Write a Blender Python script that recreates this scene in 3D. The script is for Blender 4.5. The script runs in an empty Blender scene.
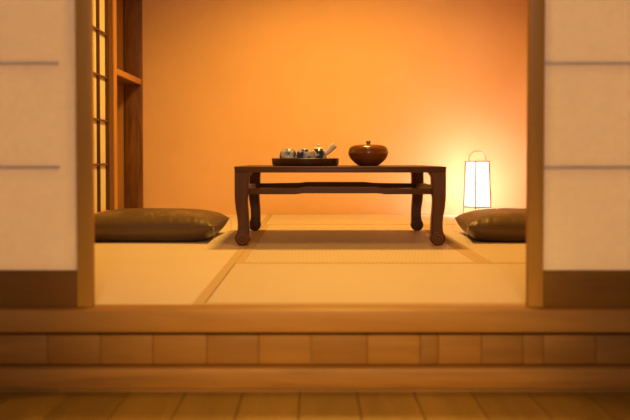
import bpy, bmesh, math, random
from mathutils import Vector, Matrix
random.seed(7)
C = bpy.context.scene.collection
PI = math.pi

# ------------------------------------------------------------------ helpers
def obj(name, bm, mat, parent=None, smooth=True, angle=35):
    me = bpy.data.meshes.new(name)
    bmesh.ops.recalc_face_normals(bm, faces=bm.faces)
    if smooth:
        for f in bm.faces: f.smooth = True
        lim = math.radians(angle)
        for e in bm.edges:
            if len(e.link_faces) == 2 and e.calc_face_angle(0) > lim: e.smooth = False
    bm.to_mesh(me); bm.free()
    me.materials.append(mat)
    o = bpy.data.objects.new(name, me); C.objects.link(o)
    if parent is not None: o.parent = parent
    return o

def tag(o, label=None, cat=None, group=None, kind=None):
    if label: o['label'] = label
    if cat: o['category'] = cat
    if group: o['group'] = group
    if kind: o['kind'] = kind
    return o

def struct(name, bm, mat, label, cat):
    return tag(obj(name, bm, mat), label, cat, kind='structure')

def thing(name, loc, label, cat, group=None, rz=0.0):
    o = bpy.data.objects.new(name, None); C.objects.link(o)
    o.location = loc; o.rotation_euler = (0, 0, rz); o.empty_display_size = .05
    return tag(o, label, cat, group)

def add_box(bm, x0, x1, y0, y1, z0, z1, bev=0.0, seg=2):
    b = bmesh.new()
    bmesh.ops.create_cube(b, size=1.0)
    for v in b.verts:
        v.co = Vector(((x0+x1)/2 + v.co.x*(x1-x0), (y0+y1)/2 + v.co.y*(y1-y0), (z0+z1)/2 + v.co.z*(z1-z0)))
    if bev > 0:
        bmesh.ops.bevel(b, geom=list(b.edges), offset=bev, segments=seg, profile=.6, affect='EDGES')
    merge(bm, b)

def merge(bm, b):
    m = bpy.data.meshes.new('tmp'); b.to_mesh(m); b.free(); bm.from_mesh(m); bpy.data.meshes.remove(m)

def box(x0, x1, y0, y1, z0, z1, bev=0.0, seg=2):
    bm = bmesh.new(); add_box(bm, x0, x1, y0, y1, z0, z1, bev, seg); return bm

def lathe(bm, prof, n=48, c=(0, 0, 0)):
    rings = []
    for r, z in prof:
        if r < 1e-6: rings.append([bm.verts.new((c[0], c[1], c[2]+z))])
        else: rings.append([bm.verts.new((c[0]+r*math.cos(2*PI*i/n), c[1]+r*math.sin(2*PI*i/n), c[2]+z)) for i in range(n)])
    for a, b in zip(rings, rings[1:]):
        for i in range(n):
            j = (i+1) % n
            if len(a) == 1 and len(b) == 1: continue
            if len(a) == 1: bm.faces.new((a[0], b[i], b[j]))
            elif len(b) == 1: bm.faces.new((a[i], b[0], a[j]))
            else: bm.faces.new((a[i], b[i], b[j], a[j]))

def smooth_pts(pts, k=6):
    """Catmull-Rom through the points"""
    P = [Vector(p) for p in pts]; P = [P[0]*2-P[1]] + P + [P[-1]*2-P[-2]]
    out = []
    for i in range(1, len(P)-2):
        for s in range(k):
            t = s/k
            out.append(.5*((2*P[i]) + (P[i+1]-P[i-1])*t + (2*P[i-1]-5*P[i]+4*P[i+1]-P[i+2])*t*t + (3*P[i]-P[i-1]-3*P[i+1]+P[i+2])*t**3))
    out.append(P[-2]); return out

def tube(bm, pts, rad, n=10, closed=False):
    P = [Vector(p) for p in pts]; N = len(P)
    rad = rad if isinstance(rad, (list, tuple)) else [rad]*N
    rings = []; up = None
    for i in range(N):
        if closed: t = (P[(i+1) % N]-P[i-1]).normalized()
        else: t = (P[min(i+1, N-1)]-P[max(i-1, 0)]).normalized()
        if up is None:
            up = Vector((0, 0, 1)) if abs(t.z) < .9 else Vector((1, 0, 0))
        up = (up - t*up.dot(t)).normalized(); s = t.cross(up)
        rings.append([bm.verts.new(P[i] + rad[i]*(up*math.cos(2*PI*k/n) + s*math.sin(2*PI*k/n))) for k in range(n)])
    for i in range(N if closed else N-1):
        a, b = rings[i], rings[(i+1) % N]
        for k in range(n):
            bm.faces.new((a[k], a[(k+1) % n], b[(k+1) % n], b[k]))
    if not closed:
        bm.faces.new(rings[0][::-1]); bm.faces.new(rings[-1])

def prism(bm, poly, y0, y1, bev=0.0):
    """polygon in XZ extruded along Y"""
    b = bmesh.new()
    A = [b.verts.new((x, y0, z)) for x, z in poly]; B = [b.verts.new((x, y1, z)) for x, z in poly]
    b.faces.new(A); b.faces.new(B[::-1]); n = len(poly)
    for i in range(n):
        j = (i+1) % n; b.faces.new((A[i], B[i], B[j], A[j]))
    if bev: bmesh.ops.bevel(b, geom=list(b.edges), offset=bev, segments=2, profile=.6, affect='EDGES', clamp_overlap=True)
    merge(bm, b)

# ------------------------------------------------------------------ materials
class NT:
    def __init__(s, name):
        s.m = bpy.data.materials.new(name); s.m.use_nodes = True
        s.t = s.m.node_tree; s.bsdf = s.t.nodes['Principled BSDF']; s.out = s.t.nodes['Material Output']
    def n(s, typ, **kw):
        nd = s.t.nodes.new(typ)
        for k, v in kw.items():
            if k.startswith('i_'):
                nd.inputs[k[2:].replace('_', ' ')].default_value = v
            else: setattr(nd, k, v)
        return nd
    def l(s, a, b): s.t.links.new(a, b)
    def coord(s, scale=(1, 1, 1), rot=(0, 0, 0)):
        tc = s.n('ShaderNodeTexCoord'); mp = s.n('ShaderNodeMapping')
        mp.inputs['Scale'].default_value = scale; mp.inputs['Rotation'].default_value = rot
        s.l(tc.outputs['Object'], mp.inputs['Vector']); return mp.outputs['Vector']
    def noise(s, vec, scale, detail=4, rough=.55, dist=0):
        nd = s.n('ShaderNodeTexNoise'); nd.inputs['Scale'].default_value = scale
        nd.inputs['Detail'].default_value = detail; nd.inputs['Roughness'].default_value = rough
        nd.inputs['Distortion'].default_value = dist
        if vec is not None: s.l(vec, nd.inputs['Vector'])
        return nd.outputs['Fac']
    def ramp(s, fac, stops):
        r = s.n('ShaderNodeValToRGB'); e = r.color_ramp.elements
        while len(e) < len(stops): e.new(.5)
        for el, (p, c) in zip(e, stops):
            el.position = p; el.color = (*c, 1) if len(c) == 3 else c
        s.l(fac, r.inputs['Fac']); return r.outputs['Color']
    def math(s, op, a, b=None):
        m = s.n('ShaderNodeMath', operation=op)
        for i, v in enumerate((a, b)):
            if v is None: continue
            if isinstance(v, (int, float)): m.inputs[i].default_value = v
            else: s.l(v, m.inputs[i])
        return m.outputs[0]
    def mix(s, fac, a, b, blend='MIX'):
        m = s.n('ShaderNodeMix', data_type='RGBA', blend_type=blend)
        for i, v in ((0, fac), (6, a), (7, b)):
            if isinstance(v, (int, float)): m.inputs[i].default_value = v
            elif isinstance(v, tuple): m.inputs[i].default_value = (*v, 1)
            else: s.l(v, m.inputs[i])
        return m.outputs[2]
    def bump(s, h, strength=.3, dist=.002):
        b = s.n('ShaderNodeBump'); b.inputs['Strength'].default_value = strength; b.inputs['Distance'].default_value = dist
        s.l(h, b.inputs['Height']); s.l(b.outputs['Normal'], s.bsdf.inputs['Normal'])
    def base(s, c, rough=.5, spec=.5, **kw):
        if isinstance(c, tuple): s.bsdf.inputs['Base Color'].default_value = (*c, 1)
        else: s.l(c, s.bsdf.inputs['Base Color'])
        s.bsdf.inputs['Roughness'].default_value = rough
        s.bsdf.inputs['Specular IOR Level'].default_value = spec
        for k, v in kw.items(): s.bsdf.inputs[k.replace('_', ' ')].default_value = v

def wood(name, dark, light, axis='X', grain=14, rough=.5, spec=.4, island=0.0, fig=1.0):
    k = NT(name)
    sc = {'X': (.09, 1, 1), 'Y': (1, .09, 1), 'Z': (1, 1, .09)}[axis]
    v = k.coord(sc)
    geo = None
    if island:
        geo = k.n('ShaderNodeNewGeometry')
        off = k.n('ShaderNodeVectorMath', operation='SCALE'); off.inputs[0].default_value = (13.1, 7.7, 9.3)
        k.l(geo.outputs['Random Per Island'], off.inputs['Scale'])
        ad = k.n('ShaderNodeVectorMath', operation='ADD'); k.l(v, ad.inputs[0]); k.l(off.outputs[0], ad.inputs[1]); v = ad.outputs[0]
    broad = k.noise(v, grain, 3, .5, 1.2*fig)
    fine = k.noise(v, grain*9, 3, .6)
    f = k.math('ADD', k.math('MULTIPLY', broad, .7), k.math('MULTIPLY', fine, .3))
    c = k.ramp(f, [(.33, dark), (.66, light)])
    if island:
        g = k.math('ADD', k.math('MULTIPLY', geo.outputs['Random Per Island'], island), 1-island*.55)
        c = k.mix(1.0, c, k.ramp(g, [(0, (0, 0, 0)), (1, (1, 1, 1))]), 'MULTIPLY')
    k.base(c, rough, spec); k.bump(fine, .12, .001)
    return k.m

M = {}
M['sill'] = wood('sill_wood', (.28, .128, .022), (.37, .185, .036), 'X', 16, .5)
M['step'] = wood('step_wood', (.20, .09, .014), (.32, .15, .027), 'X', 13, .5, fig=1.8)
M['riser'] = wood('riser_boards', (.22, .098, .014), (.31, .147, .024), 'X', 13, .5, island=.36)
M['hallfloor'] = wood('hall_floor_boards', (.165, .087, .008), (.245, .135, .016), 'Y', 11, .38, island=.32)
M['door'] = wood('door_wood', (.38, .19, .026), (.48, .245, .034), 'Z', 16, .5)
M['doorrail'] = wood('door_rail_wood', (.16, .070, .012), (.22, .105, .012), 'X', 16, .6, .15)
M['lattice'] = wood('lattice_wood', (.085, .032, .008), (.13, .052, .013), 'Z', 20, .5)
M['post'] = wood('post_wood', (.42, .20, .06), (.54, .28, .09), 'Z', 16, .5)
M['pillar'] = wood('pillar_wood', (.11, .045, .010), (.25, .11, .026), 'Z', 18, .45, fig=2.2)
M['shelf'] = wood('shelf_wood', (.42, .20, .06), (.54, .28, .09), 'Y', 16, .5)
M['table'] = wood('rosewood', (.048, .0185, .0062), (.098, .038, .0125), 'X', 22, .36, .3)
M['tableleg'] = wood('rosewood_upright', (.048, .0185, .0062), (.098, .038, .0125), 'Z', 22, .38, .3)
M['tablehighlight'] = wood('rosewood_highlight', (.115, .050, .017), (.19, .085, .030), 'Z', 22, .4, .3)  # lighter rosewood: highlight painted on the carved scroll ridges
M['bowl'] = wood('turned_wood', (.13, .040, .010), (.26, .088, .021), 'X', 34, .2, .6)
M['tray'] = wood('tray_wood', (.030, .012, .006), (.060, .023, .010), 'X', 26, .35, .5)

k = NT('wall_plaster'); v = k.coord()
k.base(k.ramp(k.noise(v, 3.0, 6), [(.3, (.73, .465, .255)), (.7, (.78, .50, .28))]), .95, .1)
k.bump(k.noise(v, 190, 3), .25, .002); M['wall'] = k.m
k = NT('hall_plaster'); v = k.coord()
k.base(k.ramp(k.noise(v, 3.0, 6), [(.3, (.62, .50, .36)), (.7, (.68, .55, .40))]), .95, .1); M['hallwall'] = k.m
k = NT('ceiling_boards'); k.base((.45, .27, .12), .7, .2); M['ceil'] = k.m
k = NT('subfloor'); k.base((.30, .2, .1), .9, .1); M['sub'] = k.m

def weave(name, along, con=.55):
    """rush weave: raised ribs 1.5 cm apart along one axis, crossed by fine stalks"""
    k = NT(name); tc = k.n('ShaderNodeTexCoord'); sp = k.n('ShaderNodeSeparateXYZ'); k.l(tc.outputs['Object'], sp.inputs[0])
    a, b = (sp.outputs['Y'], sp.outputs['X']) if along == 'X' else (sp.outputs['X'], sp.outputs['Y'])
    ra = k.math('SINE', k.math('MULTIPLY', a, 2*PI/.015))
    rb = k.math('SINE', k.math('MULTIPLY', b, 2*PI/.115))
    fine = k.noise(k.coord((1, .05, 1) if along == 'X' else (.05, 1, 1)), 260, 3)
    chk = k.math('ADD', k.math('MULTIPLY', k.math('MULTIPLY', ra, rb), .6), k.math('MULTIPLY', ra, .25))
    h = k.math('ADD', chk, k.math('MULTIPLY', fine, .8))
    broad = k.noise(k.coord(), 2.2, 4)
    c = k.mix(broad, (.62, .53, .46), (.68, .58, .51))
    c = k.mix(k.math('MULTIPLY', k.math('ADD', k.math('MULTIPLY', chk, .5), .5), con), c, (.42, .31, .20))
    k.base(c, .55, .3); k.bump(h, .45 if con > .2 else .12, .0012); return k.m
M['weave_x'] = weave('rush_weave_crosswise', 'X'); M['weave_y'] = weave('rush_weave_lengthwise', 'Y'); M['weave_f'] = weave('fine_rush_weave_lengthwise', 'Y', .04)
k = NT('border_cloth'); k.base(k.ramp(k.noise(k.coord(), 300, 2), [(.3, (.48, .35, .22)), (.7, (.58, .42, .26))]), .8, .15); M['heri'] = k.m

def paper(name, col, trans):
    k = NT(name); v = k.coord()
    fib = k.noise(k.coord((1, 1, 1)), 55, 6, .65)
    c = k.ramp(fib, [(.25, tuple(x*.93 for x in col)), (.75, col)])
    d = k.n('ShaderNodeBsdfDiffuse'); t = k.n('ShaderNodeBsdfTranslucent'); m = k.n('ShaderNodeMixShader')
    k.l(c, d.inputs['Color']); k.l(c, t.inputs['Color']); m.inputs[0].default_value = trans
    k.l(d.outputs[0], m.inputs[1]); k.l(t.outputs[0], m.inputs[2]); k.l(m.outputs[0], k.out.inputs['Surface']); return k.m
M['paper'] = paper('shoji_paper', (.97, .97, 1.0), .69)
M['paperedge'] = paper('shoji_paper_edge', (.98, .98, 1.0), .70)
M['paperroom'] = paper('room_shoji_paper', (.86, .80, .68), .2)

k = NT('lit_paper'); k.base((.9, .85, .75), .9, .1)
k.bsdf.inputs['Emission Color'].default_value = (1, .93, .88, 1); k.bsdf.inputs['Emission Strength'].default_value = 1.3
M['litpaper'] = k.m
k = NT('lit_thin_paper'); k.base((.9, .85, .75), .9, .1)
k.bsdf.inputs['Emission Color'].default_value = (1, .93, .88, 1); k.bsdf.inputs['Emission Strength'].default_value = 1.3
tr_ = k.n('ShaderNodeBsdfTransparent'); mx_ = k.n('ShaderNodeMixShader'); mx_.inputs[0].default_value = .6
k.l(k.bsdf.outputs[0], mx_.inputs[1]); k.l(tr_.outputs[0], mx_.inputs[2]); k.l(mx_.outputs[0], k.out.inputs['Surface']); M['litthin'] = k.m
k = NT('lamp_frame_metal'); k.base((.05, .06, .035), .5, .3); M['lampframe'] = k.m
k = NT('lamp_handle_cane'); k.base((.14, .10, .035), .5, .4); M['lamphandle'] = k.m
k = NT('cord_white'); k.base((.7, .6, .45), .8, .2); M['cord'] = k.m

k = NT('bronze_silk'); v = k.coord()
vo = k.n('ShaderNodeTexVoronoi', feature='DISTANCE_TO_EDGE'); vo.inputs['Scale'].default_value = 42; k.l(v, vo.inputs['Vector'])
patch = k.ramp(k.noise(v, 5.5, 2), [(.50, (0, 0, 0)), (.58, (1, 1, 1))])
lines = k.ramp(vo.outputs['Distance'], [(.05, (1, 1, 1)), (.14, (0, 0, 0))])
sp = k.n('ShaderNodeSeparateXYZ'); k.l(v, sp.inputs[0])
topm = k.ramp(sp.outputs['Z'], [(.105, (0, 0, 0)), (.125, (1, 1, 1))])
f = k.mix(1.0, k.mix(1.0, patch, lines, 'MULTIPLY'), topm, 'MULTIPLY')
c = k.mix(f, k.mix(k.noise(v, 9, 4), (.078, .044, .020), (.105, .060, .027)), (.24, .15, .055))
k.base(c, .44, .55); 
wv = k.noise(k.coord((1, 1, 1)), 620, 2); k.bump(wv, .15, .0006); M['silk'] = k.m

def porcelain(name, scale, kind):
    k = NT(name); v = k.coord()
    vo = k.n('ShaderNodeTexVoronoi'); vo.inputs['Scale'].default_value = scale; k.l(v, vo.inputs['Vector'])
    n = k.noise(v, scale*1.3, 3, .6, 1.0)
    f = k.math('ADD', k.math('MULTIPLY', vo.outputs['Distance'], .6), k.math('MULTIPLY', n, .6))
    if kind == 'pot':
        sp = k.n('ShaderNodeSeparateXYZ'); k.l(v, sp.inputs[0])
        side = k.math('ABSOLUTE', sp.outputs['X'])
        f = k.math('ADD', f, k.math('MULTIPLY', k.math('SUBTRACT', side, .019), 26))
    c = k.ramp(f, [(.56, (.02, .03, .13)), (.64, (.12, .15, .36)), (.72, (.50, .54, .72))])
    k.base(c, .15, .6); return k.m
M['cup'] = porcelain('blue_white_porcelain', 34, 'cup'); M['pot'] = porcelain('teapot_porcelain', 38, 'pot')
k = NT('white_porcelain'); k.base((.80, .74, .76), .25, .5); M['white'] = k.m

# ------------------------------------------------------------------ the setting
XL, XR = -1.145, 1.60           # left and right wall planes of the tatami room
Y0, YB = 2.357, 6.165           # back edge of the sill, back wall
HF = -.20                       # hall floor level
struct('floor.001', box(XL-.5, XR, Y0, YB, -.09, -.052), M['sub'], 'sub floor under the tatami mats', 'floor')
struct('wall_back', box(XL-.45, XR+.1, YB, YB+.1, -.05, 2.3), M['wall'], 'plain orange plaster wall at the back of the tatami room', 'wall')
struct('wall_right', box(XR, XR+.1, Y0, YB, -.05, 2.3), M['wall'], 'orange plaster wall on the right of the tatami room', 'wall')
bm = bmesh.new()
WY0, WY1, WZ = 3.20, 5.180, 1.78       # paper window in left wall
add_box(bm, XL-.1, XL, Y0, WY0, -.05, 2.3)
add_box(bm, XL-.1, XL, WY0, WY1, WZ, 2.3)
NY = 5.33                             # near side of the niche
add_box(bm, XL-.40, XL-.312, NY-.05, YB, -.05, 2.3)
add_box(bm, XL-.30, XL-.1, NY-.05, NY-.01, -.05, 2.3)
add_box(bm, XL-.1, XL, WY1, NY, 1.9, 2.3)
add_box(bm, XL-.1, XL, NY, YB, 1.9, 2.3)
struct('wall_left', bm, M['wall'], 'plaster wall on the left of the tatami room with niche', 'wall')
struct('ceiling', box(XL-.45, XR+.1, 2.26, YB+.1, 2.3, 2.36), M['ceil'], 'wooden ceiling of the tatami room', 'ceiling')

# niche: near post, dark pillar in the back corner, light board beside it
struct('trim_8', box(XL-.085, XL+.002, WY1+.001, 5.249, 0, 1.9, .003), M['lattice'], 'dark jamb board beside the paper lattice window', 'board')
struct('trim_1', box(XL-.085, XL+.008, 5.251, NY, 0, 1.9, .004), M['post'], 'pale wooden post between paper window and wall niche', 'post')
struct('trim_2', box(XL-.118, XL+.001, YB-.035, YB-.001, -.05, 2.3, .003), M['pillar'], 'dark grained wooden pillar in the back left corner', 'pillar')
struct('trim_3', box(XL-.299, XL-.121, YB-.028, YB-.001, -.05, 2.3), M['post'], 'pale wood board beside the dark corner pillar in niche', 'board')

struct('niche_bounce_board', box(XL-.311, XL-.3005, NY-.005, YB-.001, -.05, 1.9), M['pillar'], 'unseen dark board added in the wall niche to cut bounce light', 'board')  # unseen board, added so less light bounces inside the niche

# small shelf in the niche, with support batten
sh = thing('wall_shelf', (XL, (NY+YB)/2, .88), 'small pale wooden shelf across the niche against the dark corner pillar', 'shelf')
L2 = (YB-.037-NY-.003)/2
obj('shelf_board', box(-.285, -.0145, -L2-.018, L2-.018+.001, -.020, .013, .002), M['pillar'], sh)  # dark wood colour stands in for the shade under the pale shelf
tag(obj('edge_strip', box(-.0143, -.002, -L2-.018, L2-.018+.001, -.022, .014, .002), M['shelf'], sh), 'pale front edge of the shelf')  # strip added so the front edge reads as lit against the board
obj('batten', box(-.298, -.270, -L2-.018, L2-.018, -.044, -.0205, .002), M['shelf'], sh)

# room paper window (lattice facing the room)
wn = tag(bpy.data.objects.new('window_1', None), 'sliding paper window with wooden lattice in the left wall', 'window', kind='structure')
C.objects.link(wn); wn.location = (XL-.012, 0, 0)
for nm, (a, b) in (('stile', (WY0, WY0+.035)), ('stile', (WY1-.040, WY1))):
    obj(nm, box(-.012, .016, a, b, 0, WZ, .003), M['lattice'], wn)
obj('top_rail', box(-.012, .016, WY0+.035, WY1-.040, WZ-.045, WZ, .003), M['lattice'], wn)
obj('bottom_rail', box(-.012, .016, WY0+.035, WY1-.040, 0, .085, .003), M['post'], wn)
obj('paper', box(-.0075, -.0065, WY0+.03, WY1-.035, .08, WZ-.04), M['paperroom'], wn)
yb = 4.94
ys = [yb-.24*i for i in range(7)]
for y in ys:
    if y > WY0+.06: obj('muntin', box(-.006, .011, y-.006, y+.006, .085, WZ-.045, .0015), M['lattice'], wn)
for i in range(1, 8):
    z = .101+.2385*i
    if z < WZ-.06: obj('muntin', box(-.006, .008, WY0+.035, WY1-.04, z-.0055, z+.0055, .0015), M['lattice'], wn)

# sill, riser boards, step and hall floor
struct('trim_4', box(-1.9, 1.9, 2.262, Y0-.001, -.055, .0, .004), M['sill'], 'raised wooden sill beam at the front of tatami room', 'sill')
bm = bmesh.new()
sx = [-1.9, -1.72, -1.59, -1.46, -1.33, -1.20, -1.07, -.935, -.80, -.667, -.535, -.404, -.27, -.14, -.010, .130, .262, .307, .415, .518, .569, .70, .83, .96, 1.09, 1.22, 1.36, 1.49, 1.62, 1.76, 1.9]
for a, b in zip(sx, sx[1:]): add_box(bm, a+.0005, b-.0005, 2.293, 2.315, -.14, -.0555, .0012)
add_box(bm, -1.9, 1.9, 2.3155, 2.34, HF, -.056)
struct('trim_5', bm, M['riser'], 'row of short wooden boards under the sill beam', 'riser boards')
bm = bmesh.new()
add_box(bm, -1.9, 1.9, 2.249, 2.2925, -.193, -.1402, .008)
add_box(bm, -1.9, 1.9, 2.258, 2.2925, HF, -.192)
struct('trim_6', bm, M['step'], 'low wooden step beam at the foot of the riser boards', 'step')
bm = bmesh.new()
x = -1.99
while x < 1.9:
    w = .1395; y = -1.6 - random.random()
    while y < 2.258:
        Ln = random.uniform(1.1, 1.9); a, b = max(y, -1.6), min(y+Ln, 2.2575)
        if 2.2575-b < .5: b = 2.2575
        if b > a: add_box(bm, max(x, -1.9)+.0008, min(x+w, 1.9)-.0008, a+.0006, b-.0006, HF-.02, HF, .0012, 1)
        y += Ln
        if b >= 2.2575: break
    x += w
add_box(bm, -1.9, 1.9, -1.6, 2.3, HF-.06, HF-.0205)
struct('floor', bm, M['hallfloor'], 'worn wooden plank floor in front of the step', 'floor')

# hall shell
struct('wall_front', box(-2.0, 2.0, -1.7, -1.6, HF, 2.3), M['hallwall'], 'hall wall behind the viewer', 'wall')
struct('wall_hall_left', box(-2.0, -1.9, -1.6, 2.36, HF, 2.3), M['hallwall'], 'hall wall on the left', 'wall')
struct('wall_hall_right', box(1.9, 2.0, -1.6, 2.36, HF, 2.3), M['hallwall'], 'hall wall on the right', 'wall')
struct('ceiling.001', box(-2.0, 2.0, -1.7, 2.26, 2.3, 2.36), M['ceil'], 'hall ceiling', 'ceiling')
bm = bmesh.new()
add_box(bm, -1.9, -1.50, 2.28, 2.355, 0.0005, 2.3); add_box(bm, 1.50, 1.9, 2.28, 2.355, .0005, 2.3)
add_box(bm, -1.499, 1.499, 2.285, 2.350, 1.86, 2.3)
struct('wall_partition', bm, M['hallwall'], 'plaster wall around and above the sliding doors', 'wall')
struct('trim_7', box(-1.499, 1.499, 2.275, 2.355, 1.80, 1.859, .003), M['door'], 'wooden head rail above the sliding doors', 'rail')

# the two sliding paper doors
def sliding_door(name, x_in, sgn, label, w_in):
    d = tag(bpy.data.objects.new(name, None), label, 'door', kind='structure'); C.objects.link(d)
    d.location = (x_in, 2.305, .0008)
    def bx(a, b, *r, **kw):
        a, b = sorted((a*sgn, b*sgn)); return box(a, b, *r, **kw)
    W, H = .94, 1.798
    obj('stile', bx(0, w_in, 0, .030, 0, H, bev=.003), M['door'], d)
    obj('stile', bx(W-.04, W, 0, .030, 0, H, bev=.003), M['door'], d)
    obj('bottom_rail', bx(w_in, W-.04, .002, .028, 0, .092, bev=.002), M['doorrail'], d)
    obj('top_rail', bx(w_in, W-.04, .002, .028, H-.05, H, bev=.002), M['doorrail'], d)
    e = w_in+.042
    obj('paper', bx(e, W-.04, .008, .0086, .092, H-.05), M['paper'], d)
    tag(obj('paper_edge', bx(w_in, e, .0072, .0079, .092, H-.05), M['paperedge'], d), 'paler paper strip along the stile')
    for z in (.3510, .6100, .868, 1.126, 1.384, 1.642):
        obj('muntin', bx(e if sgn < 0 else w_in, W-.04, .0092, .016, z-.0032, z+.0032, bev=.001), M['doorrail'], d)
    for i in range(1, 3):
        xx = e+.40*i-.03
        obj('muntin', bx(xx-.004, xx+.004, .0162, .024, .092, H-.05), M['doorrail'], d)
    return d
sliding_door('door_1', -.557, -1, 'paper sliding door with wooden frame at left of opening', .038)
sliding_door('door_2', .533, 1, 'paper sliding door with wooden frame at right of opening', .038)

# ------------------------------------------------------------------ tatami mats
def mat(x0, x1, y0, y1, along, label, fine=False):
    cx, cy = (x0+x1)/2, (y0+y1)/2; hx, hy = (x1-x0)/2-.0006, (y1-y0)/2-.0006
    t = thing('tatami_mat', (cx, cy, -.0515), label, 'tatami mat', 'tatami mats')
    h = .030
    if along == 'Y':
        obj('woven_surface', box(-hx, hx, -hy, hy, 0, .050, .0015, 1), M['weave_f' if fine else 'weave_y'], t)
        for a, b in ((-hx, -hx+h), (hx-h, hx)):
            obj('cloth_border', box(a-.0002, b, -hy-.0002, hy+.0002, .001, .0514, .0006, 1), M['heri'], t)
    else:
        obj('woven_surface', box(-hx, hx, -hy, hy, 0, .050, .0015, 1), M['weave_x'], t)
        for a, b in ((-hy, -hy+h), (hy-h, hy)):
            obj('cloth_border', box(-hx-.0002, hx+.0002, a-.0002, b, .001, .0514, .0006, 1), M['heri'], t)
R1, R2, R3 = 3.312, 4.262, 5.212
mx0, mx1 = -.285, .607
mat(XL, mx0, Y0, R2, 'Y', 'tatami mat in left front corner, under front of the left cushion', True)
mat(mx0, XR, Y0, R1, 'X', 'wide tatami mat lying crosswise just inside the sill, in front of table')
mat(mx0, mx1, R1, R2, 'Y', 'tatami mat under the front legs of the low table')
mat(mx0, mx1, R2, R3, 'Y', 'tatami mat under the rear legs of the low table, in its shade')
mat(mx1, XR, R1, R3, 'Y', 'tatami mat under the right hand cushion beside the lantern')
mat(XL, mx0, R2, YB, 'Y', 'tatami mat behind left cushion reaching along the lattice window', True)
mat(mx0, XR, R3, YB, 'X', 'tatami mat lying crosswise along the foot of the orange back wall')

# ------------------------------------------------------------------ low table
TX0, TX1, TY0, TY1, TH = -.343, .558, 3.925, 4.797, .337
tcx, tcy = (TX0+TX1)/2, (TY0+TY1)/2
tb = thing('low_table', (tcx, tcy, .0005), 'low dark rosewood table with scroll feet standing on the tatami', 'table')
hx, hy = (TX1-TX0)/2, (TY1-TY0)/2
bm = bmesh.new()
add_box(bm, -hx, hx, -hy, hy, .3255, TH, .002, 2)
add_box(bm, -hx+.0012, hx-.0012, -hy+.0012, hy-.0012, .3115, .326, .001, 2)
obj('tabletop', bm, M['table'], tb)
# leg profile measured from the outer face: z, outer, inner
LP = [(.3112, .001, .0735), (.308, .001, .0715), (.301, .001, .0660), (.296, .001, .0630), (.290, .001, .0616), (.262, .001, .0610),
      (.245, .001, .0608), (.215, .001, .0600), (.212, .001, .0575), (.195, .0015, .0562), (.176, .0035, .0565), (.158, .0050, .0575), (.138, .0085, .0592),
      (.115, .0120, .0608), (.092, .0135, .0618), (.072, .0130, .0620), (.058, .0110, .0620), (.040, .006, .062)]
def leg(sx, sy):
    bm = bmesh.new()
    zz = LP
    rings = []
    for z, o, i in zz:
        w = i-o; c = min(.005, w*.12)
        P = [(o+c, o), (i-c, o), (i, o+c), (i, i-c), (i-c, i), (o+c, i), (o, i-c), (o, o+c)]
        oy = min(o, .007)
        rings.append([bm.verts.new((sx*(hx-px), sy*(hy-(oy+(py-o)*(i-oy)/(i-o))), z)) for px, py in P])
    for a, b in zip(rings, rings[1:]):
        for q in range(8): bm.faces.new((a[q], a[(q+1) % 8], b[(q+1) % 8], b[q]))
    bm.faces.new(rings[0]); bm.faces.new(rings[-1][::-1])
    # scroll foot: rolled outwards, a drum seen from front and back
    n = 32; r = .0315; cx, cz = .0330, .0305
    b = bmesh.new()
    A, B = [], []
    for q in range(n):
        t = 2*PI*q/n; x = cx+r*math.cos(t); z = max(0, cz+r*math.sin(t))
        A.append(b.verts.new((sx*(hx-x), sy*(hy-.0075), z))); B.append(b.verts.new((sx*(hx-x), sy*(hy-.063), z)))
    b.faces.new(A); b.faces.new(B[::-1])
    for q in range(n): b.faces.new((A[q], B[q], B[(q+1) % n], A[(q+1) % n]))
    cap = [e for e in b.edges if abs(e.verts[0].co.y-e.verts[1].co.y) < 1e-6]
    bmesh.ops.bevel(b, geom=cap, offset=.004, segments=3, profile=.5, affect='EDGES')
    merge(bm, b)
    lg = obj('leg', bm, M['tableleg'], tb, angle=30)
    # carved spiral on the outward face of the foot
    bm = bmesh.new(); pts = []
    for q in range(64):
        t = q/63; a = PI*.5 + t*2*PI*1.9; rr = .0272*(1-t*.86)
        pts.append((sx*(hx-(cx-rr*math.cos(a))), sy*(hy-.0070), cz+rr*math.sin(a)))
    tube(bm, pts, [.0031*(1-.3*q/63) for q in range(64)], 8)
    obj('scroll', bm, M['tablehighlight'], lg)
for sx in (-1, 1):
    for sy in (-1, 1): leg(sx, sy)
def stretcher(half, name='stretcher'):
    a, b = .155, .190
    top = [(-half, .2435), (-b, .2435), (-a, .2505), (a, .2505), (b, .2435), (half, .2435)]
    bot = [(half, .2185), (b, .2185), (a+.004, .2250), (-a-.004, .2250), (-b, .2185), (-half, .2185)]
    bm = bmesh.new(); prism(bm, top+bot, -.0125, .0125, .0022); return bm
for sy in (-1, 1):
    o = obj('stretcher', stretcher(hx-.0588), M['table'], tb); o.location = (0, sy*(hy-.030), 0)
for sx in (-1, 1):
    o = obj('stretcher', stretcher(hy-.0588), M['table'], tb); o.location = (sx*(hx-.030), 0, 0); o.rotation_euler = (0, 0, PI/2)
TOP = TH+.0005

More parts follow.
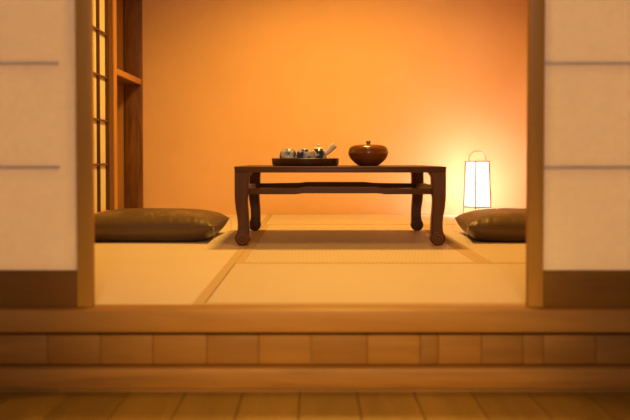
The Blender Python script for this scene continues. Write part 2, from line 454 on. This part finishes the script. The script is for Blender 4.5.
# ------------------------------------------------------------------ on the table
tr = thing('serving_tray', (-.0445, 4.30, TOP+.0004), 'round dark wooden tray on the table holding the tea set', 'tray')
bm = bmesh.new()
lathe(bm, [(0, 0), (.146, 0), (.151, .002), (.1545, .010), (.1565, .030), (.1565, .0338), (.1545, .035), (.1525, .0335), (.1505, .012), (.147, .0085), (0, .0085)], 72)
obj('tray_body', bm, M['tray'], tr, angle=50)
TZ = TOP+.0004+.0085+.0004
def teacup(x, y, r, h, label, rz):
    c = thing('teacup', (x, y, TZ), label, 'teacup', 'upturned teacups on the tray', rz)
    bm = bmesh.new()      # upturned: rim on the tray, foot ring on top
    lathe(bm, [(r-.0030, .0010), (r-.0012, 0), (r, .0012), (r*1.01, h*.25), (r*.995, h*.5), (r*.95, h*.70), (r*.82, h*.86), (r*.62, h*.935), (r*.56, h*.94),
               (r*.5, h*.935), (0, h*.925)], 40)
    lathe(bm, [(0, h*.86), (r*.55, h*.87), (r*.78, h*.80), (r*.90, h*.66), (r*.95, h*.4), (r-.0030, .0010)], 40)
    obj('cup_body', bm, M['cup'], c, angle=60)
    bm = bmesh.new(); lathe(bm, [(r*.56, h*.925), (r*.55, h*.992), (r*.52, h), (r*.47, h*.992), (r*.46, h*.92)], 40)
    tag(obj('foot_ring', bm, M['white'], c, angle=60), 'white unglazed foot ring')
teacup(-.124, 4.262, .0395, .072, 'blue and white upturned teacup at the left end of the tray', .4)
teacup(-.052, 4.300, .0345, .072, 'blue and white upturned teacup beside the teapot on the tray', 2.3)

tp = thing('teapot', (.016, 4.255, TZ), 'small white teapot with blue painted belly at the right of the tray', 'teapot')
bm = bmesh.new(); pr = [(0, 0), (.024, 0), (.027, .003), (.0335, .014), (.0375, .030), (.0375, .044), (.034, .058), (.026, .066), (.020, .068), (0, .068)]
sm = smooth_pts([(r, 0, z) for r, z in pr[1:-1]], 4)
lathe(bm, [(0, 0)]+[(p.x, p.z) for p in sm]+[(0, .068)], 40); obj('pot_body', bm, M['pot'], tp, angle=60)
bm = bmesh.new(); lathe(bm, [(0, .0684), (.0225, .0684), (.0235, .070), (.019, .0745), (.010, .077), (0, .078)], 32)
ld = obj('lid', bm, M['white'], tp, angle=60)
bm = bmesh.new(); lathe(bm, [(0, .0775), (.005, .0775), (.0045, .080), (.0082, .084), (.0082, .088), (.005, .091), (0, .0915)], 24)
obj('knob', bm, M['white'], ld, angle=60)
bm = bmesh.new()      # hollow side handle, flared at its free end, rising to the right
pts = smooth_pts([(.033, .0, .046), (.044, 0, .055), (.056, 0, .068), (.067, 0, .080), (.076, 0, .0865)], 5)
n = len(pts); tube(bm, pts, [.0085+.0065*min(1, 1.3*i/(n-1)) for i in range(n)], 16); obj('handle', bm, M['white'], tp)
bm = bmesh.new()      # short spout towards the viewer's left
pts = smooth_pts([(-.012, -.032, .040), (-.018, -.043, .050), (-.023, -.050, .061)], 5)
n = len(pts); tube(bm, pts, [.009-.004*(i/(n-1)) for i in range(n)], 14); obj('spout', bm, M['white'], tp)

bw = thing('lidded_bowl', (.2475, 4.30, TOP+.0004), 'round glossy wooden bowl with knobbed lid on the table', 'bowl')
bm = bmesh.new()
sm = smooth_pts([(.040, 0, 0), (.048, 0, .003), (.066, 0, .016), (.083, 0, .034), (.0930, 0, .055), (.0928, 0, .066), (.0915, 0, .0715)], 5)
lathe(bm, [(0, 0)]+[(p.x, p.z) for p in sm]+[(.086, .0715), (.080, .050), (.060, .015), (0, .008)], 64)
obj('bowl_body', bm, M['bowl'], bw, angle=50)
bm = bmesh.new()
sm = smooth_pts([(.0895, 0, .0722), (.0905, 0, .0738), (.0870, 0, .0830), (.076, 0, .0920), (.055, 0, .0975), (.022, 0, .0990)], 5)
lathe(bm, [(0, .0722)]+[(p.x, p.z) for p in sm]+[(0, .0992)], 64); ld = obj('lid', bm, M['bowl'], bw, angle=50)
bm = bmesh.new(); lathe(bm, [(0, .0985), (.0095, .0985), (.0085, .102), (.0105, .108), (.0115, .113), (.0095, .1165), (.005, .1172), (0, .115)], 28)
obj('knob', bm, M['bowl'], ld, angle=60)

# ------------------------------------------------------------------ cushions
from mathutils import noise as mn
def cushion(x, y, a, b, rz, label, seed):
    t = thing('floor_cushion', (x, y, .0012), label, 'cushion', 'zabuton cushions beside the table', rz)
    N = 84; zs = .066; up = .064
    def outline(u, v):
        return a*u*(1-.045*(1-v*v)*abs(u)**3), b*v*(1-.045*(1-u*u)*abs(v)**3)
    def hgt(u, v):
        e = max(0, 1-abs(u)**4.2)**.50 * max(0, 1-abs(v)**4.0)**.50
        return e
    bm = bmesh.new(); top = {}; bot = {}
    for i in range(N+1):
        for j in range(N+1):
            # parameter spacing denser towards the seams
            u = math.sin((i/N*2-1)*PI/2); v = math.sin((j/N*2-1)*PI/2)
            px, py = outline(u, v); e = hgt(u, v); edge = min(1-abs(u), 1-abs(v))
            ang = px*58 if 1-abs(v) < 1-abs(u) else py*58
            wr = math.exp(-((edge-.10)/.10)**2)*mn.noise((ang+seed, edge*3.0, seed))*.0045
            wr += mn.noise((px*7+seed, py*7, 3.3))*.003*e
            cz = zs + .006*(abs(u)*abs(v))**4
            onseam = i in (0, N) or j in (0, N)
            tv = bm.verts.new((px, py, cz if onseam else cz+up*e+wr)); top[i, j] = tv
            if onseam: bot[i, j] = tv
            else: bot[i, j] = bm.verts.new((px, py, max(0, cz-.092*e**.85+wr*.5)))
    for i in range(N):
        for j in range(N):
            bm.faces.new((top[i, j], top[i+1, j], top[i+1, j+1], top[i, j+1]))
            bm.faces.new((bot[i, j], bot[i, j+1], bot[i+1, j+1], bot[i+1, j]))
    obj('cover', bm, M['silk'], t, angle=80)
    per = [(-1+2*q/40, -1) for q in range(40)]+[(1, -1+2*q/40) for q in range(40)]+[(1-2*q/40, 1) for q in range(40)]+[(-1, 1-2*q/40) for q in range(40)]
    bm = bmesh.new(); tube(bm, [(*outline(u, v), zs+.006*(abs(u)*abs(v))**4) for u, v in per], .0022, 8, True); obj('piping', bm, M['silk'], t)
    for su in (-1, 1):
        for sv in (-1, 1):
            px, py = outline(su, sv); dx, dy = su*.006, sv*.004
            bm = bmesh.new(); tube(bm, smooth_pts([(px, py, .068), (px+dx, py+dy, .055), (px+dx*1.3, py+dy, .020), (px+dx, py+dy, .003), (px+dx-su*.022, py+dy, .0018)], 5), .0010, 6)
            tag(obj('tassel', bm, M['cord'], t), 'pale thread tassel')
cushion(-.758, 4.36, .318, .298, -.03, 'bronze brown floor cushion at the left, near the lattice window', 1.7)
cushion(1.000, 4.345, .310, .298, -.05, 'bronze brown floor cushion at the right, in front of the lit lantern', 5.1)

# ------------------------------------------------------------------ lantern
LY = 5.85
lx = (477.3-315)/925*LY
ln = thing('floor_lantern', (lx, LY, .0005), 'lit white paper lantern on tatami by the back wall', 'lantern', None, math.radians(-28))
ln.rotation_euler = (0, 0, math.radians(28))
zb, zt, sb, st = .064, .352, .0610, .0530
def cw(z): return sb + (st-sb)*(z-zb)/(zt-zb)
bm = bmesh.new()
for sx in (-1, 1):
    for sy in (-1, 1):
        tube(bm, [(sx*cw(0), sy*cw(0), 0), (sx*st, sy*st, zt+.003)], .0030, 8)
for z in (zb, zt):
    s = cw(z)
    for p, q in (((-s, -s), (s, -s)), ((s, -s), (s, s)), ((s, s), (-s, s)), ((-s, s), (-s, -s))):
        tube(bm, [(*p, z), (*q, z)], .0030, 8)
obj('frame', bm, M['lampframe'], ln)
bm = bmesh.new(); i0, i1 = sb-.0048, st-.0048
z0, z1 = zb+.004, zt-.004
cr = ((-1, -1), (1, -1), (1, 1), (-1, 1))
bm.free()
for q in range(4):
    r = (q+1) % 4; bm = bmesh.new(); V = []
    for d in (0, -.0008):
        V.append([bm.verts.new((cr[w][0]*(si+d), cr[w][1]*(si+d), z)) for w, si, z in ((q, i0, z0), (r, i0, z0), (r, i1, z1), (q, i1, z1))])
    bm.faces.new(V[0]); bm.faces.new(V[1][::-1])
    for e in range(4):
        f = (e+1) % 4; bm.faces.new((V[0][e], V[1][e], V[1][f], V[0][f]))
    obj('paper_panel', bm, M['litthin'] if q in (1, 2) else M['litpaper'], ln, smooth=False)
bm = bmesh.new()
pts = []
for q in range(25):
    t = PI*q/24; pts.append((.066*math.cos(t)*.94, .066*math.cos(t)*-.12, zt+.002+.064*math.sin(t)**.85))
tube(bm, pts, .0028, 8); obj('handle', bm, M['lamphandle'], ln)
bm = bmesh.new()
ca = math.radians(-28)
tube(bm, smooth_pts([(-st-.001, -.02, zt-.012), (-st-.016, -.02, zt-.02), (-st-.021, -.02, zt-.06), (-st-.021, -.02, zt-.105)], 5), .0010, 6)
lathe(bm, [(0, -.006), (.0035, -.004), (.0035, .003), (0, .006)], 12, (-st-.021, -.02, zt-.108))
obj('pull_cord', bm, M['cord'], ln)

# ------------------------------------------------------------------ lights
def area(name, loc, size, power, col, rot=(0, 0, 0), spread=180):
    L = bpy.data.lights.new(name, 'AREA'); L.shape = 'DISK'; L.size = size; L.energy = power; L.color = col; L.spread = math.radians(spread)
    o = bpy.data.objects.new(name, L); C.objects.link(o); o.location = loc; o.rotation_euler = rot; return o
def spot(name, loc, power, col, cone, blend, radius, rot=(0, 0, 0)):
    L = bpy.data.lights.new(name, 'SPOT'); L.energy = power; L.color = col; L.spot_size = math.radians(cone); L.spot_blend = blend; L.shadow_soft_size = radius
    o = bpy.data.objects.new(name, L); C.objects.link(o); o.location = loc; o.rotation_euler = rot; return o
spot('room_ceiling_light', (.15, 4.75, 2.2), 245, (1, .53, .085), 145, .7, .16)
spot('room_ceiling_light', (.15, 2.85, 2.2), 60, (1, .53, .085), 145, .7, .16)
area('hall_wall_lamp', (.1, -1.35, 1.55), .5, 38, (1, .74, .56), (math.radians(78), 0, 0))
spot('hall_spot', (.02, -1.35, 1.55), 560, (1, .57, .13), 21.5, 1.0, .12, (math.radians(65.5), 0, 0))
spot('hall_ceiling_light', (0, 1.1, 2.2), 95, (1, .60, .20), 60, 1.0, .08)
b = bpy.data.lights.new('lantern_bulb', 'POINT'); b.energy = 12; b.color = (1, .87, .97); b.shadow_soft_size = .03
o = bpy.data.objects.new('lantern_bulb', b); C.objects.link(o); o.location = (lx, LY, .20)

w = bpy.data.worlds.new('world'); bpy.context.scene.world = w; w.use_nodes = True
w.node_tree.nodes['Background'].inputs['Color'].default_value = (.02, .012, .006, 1)

# ------------------------------------------------------------------ camera
F = 925.0; tilt = math.atan(25.8/F)
cd = bpy.data.cameras.new('camera'); cam = bpy.data.objects.new('camera', cd); C.objects.link(cam)
cam.location = (0, 0, .374); cam.rotation_euler = (PI/2-tilt, 0, 0)
cd.sensor_width = 36; cd.lens = F/630*36; cd.shift_y = -(210-183.8)/630
cd.dof.use_dof = True; cd.dof.focus_distance = 4.45; cd.dof.aperture_fstop = 2.9
cd.clip_start = .02
bpy.context.scene.camera = cam
vs = bpy.context.scene.view_settings
vs.view_transform = 'Standard'; vs.look = 'None'; vs.gamma = 1; vs.exposure = 0; vs.use_curve_mapping = False
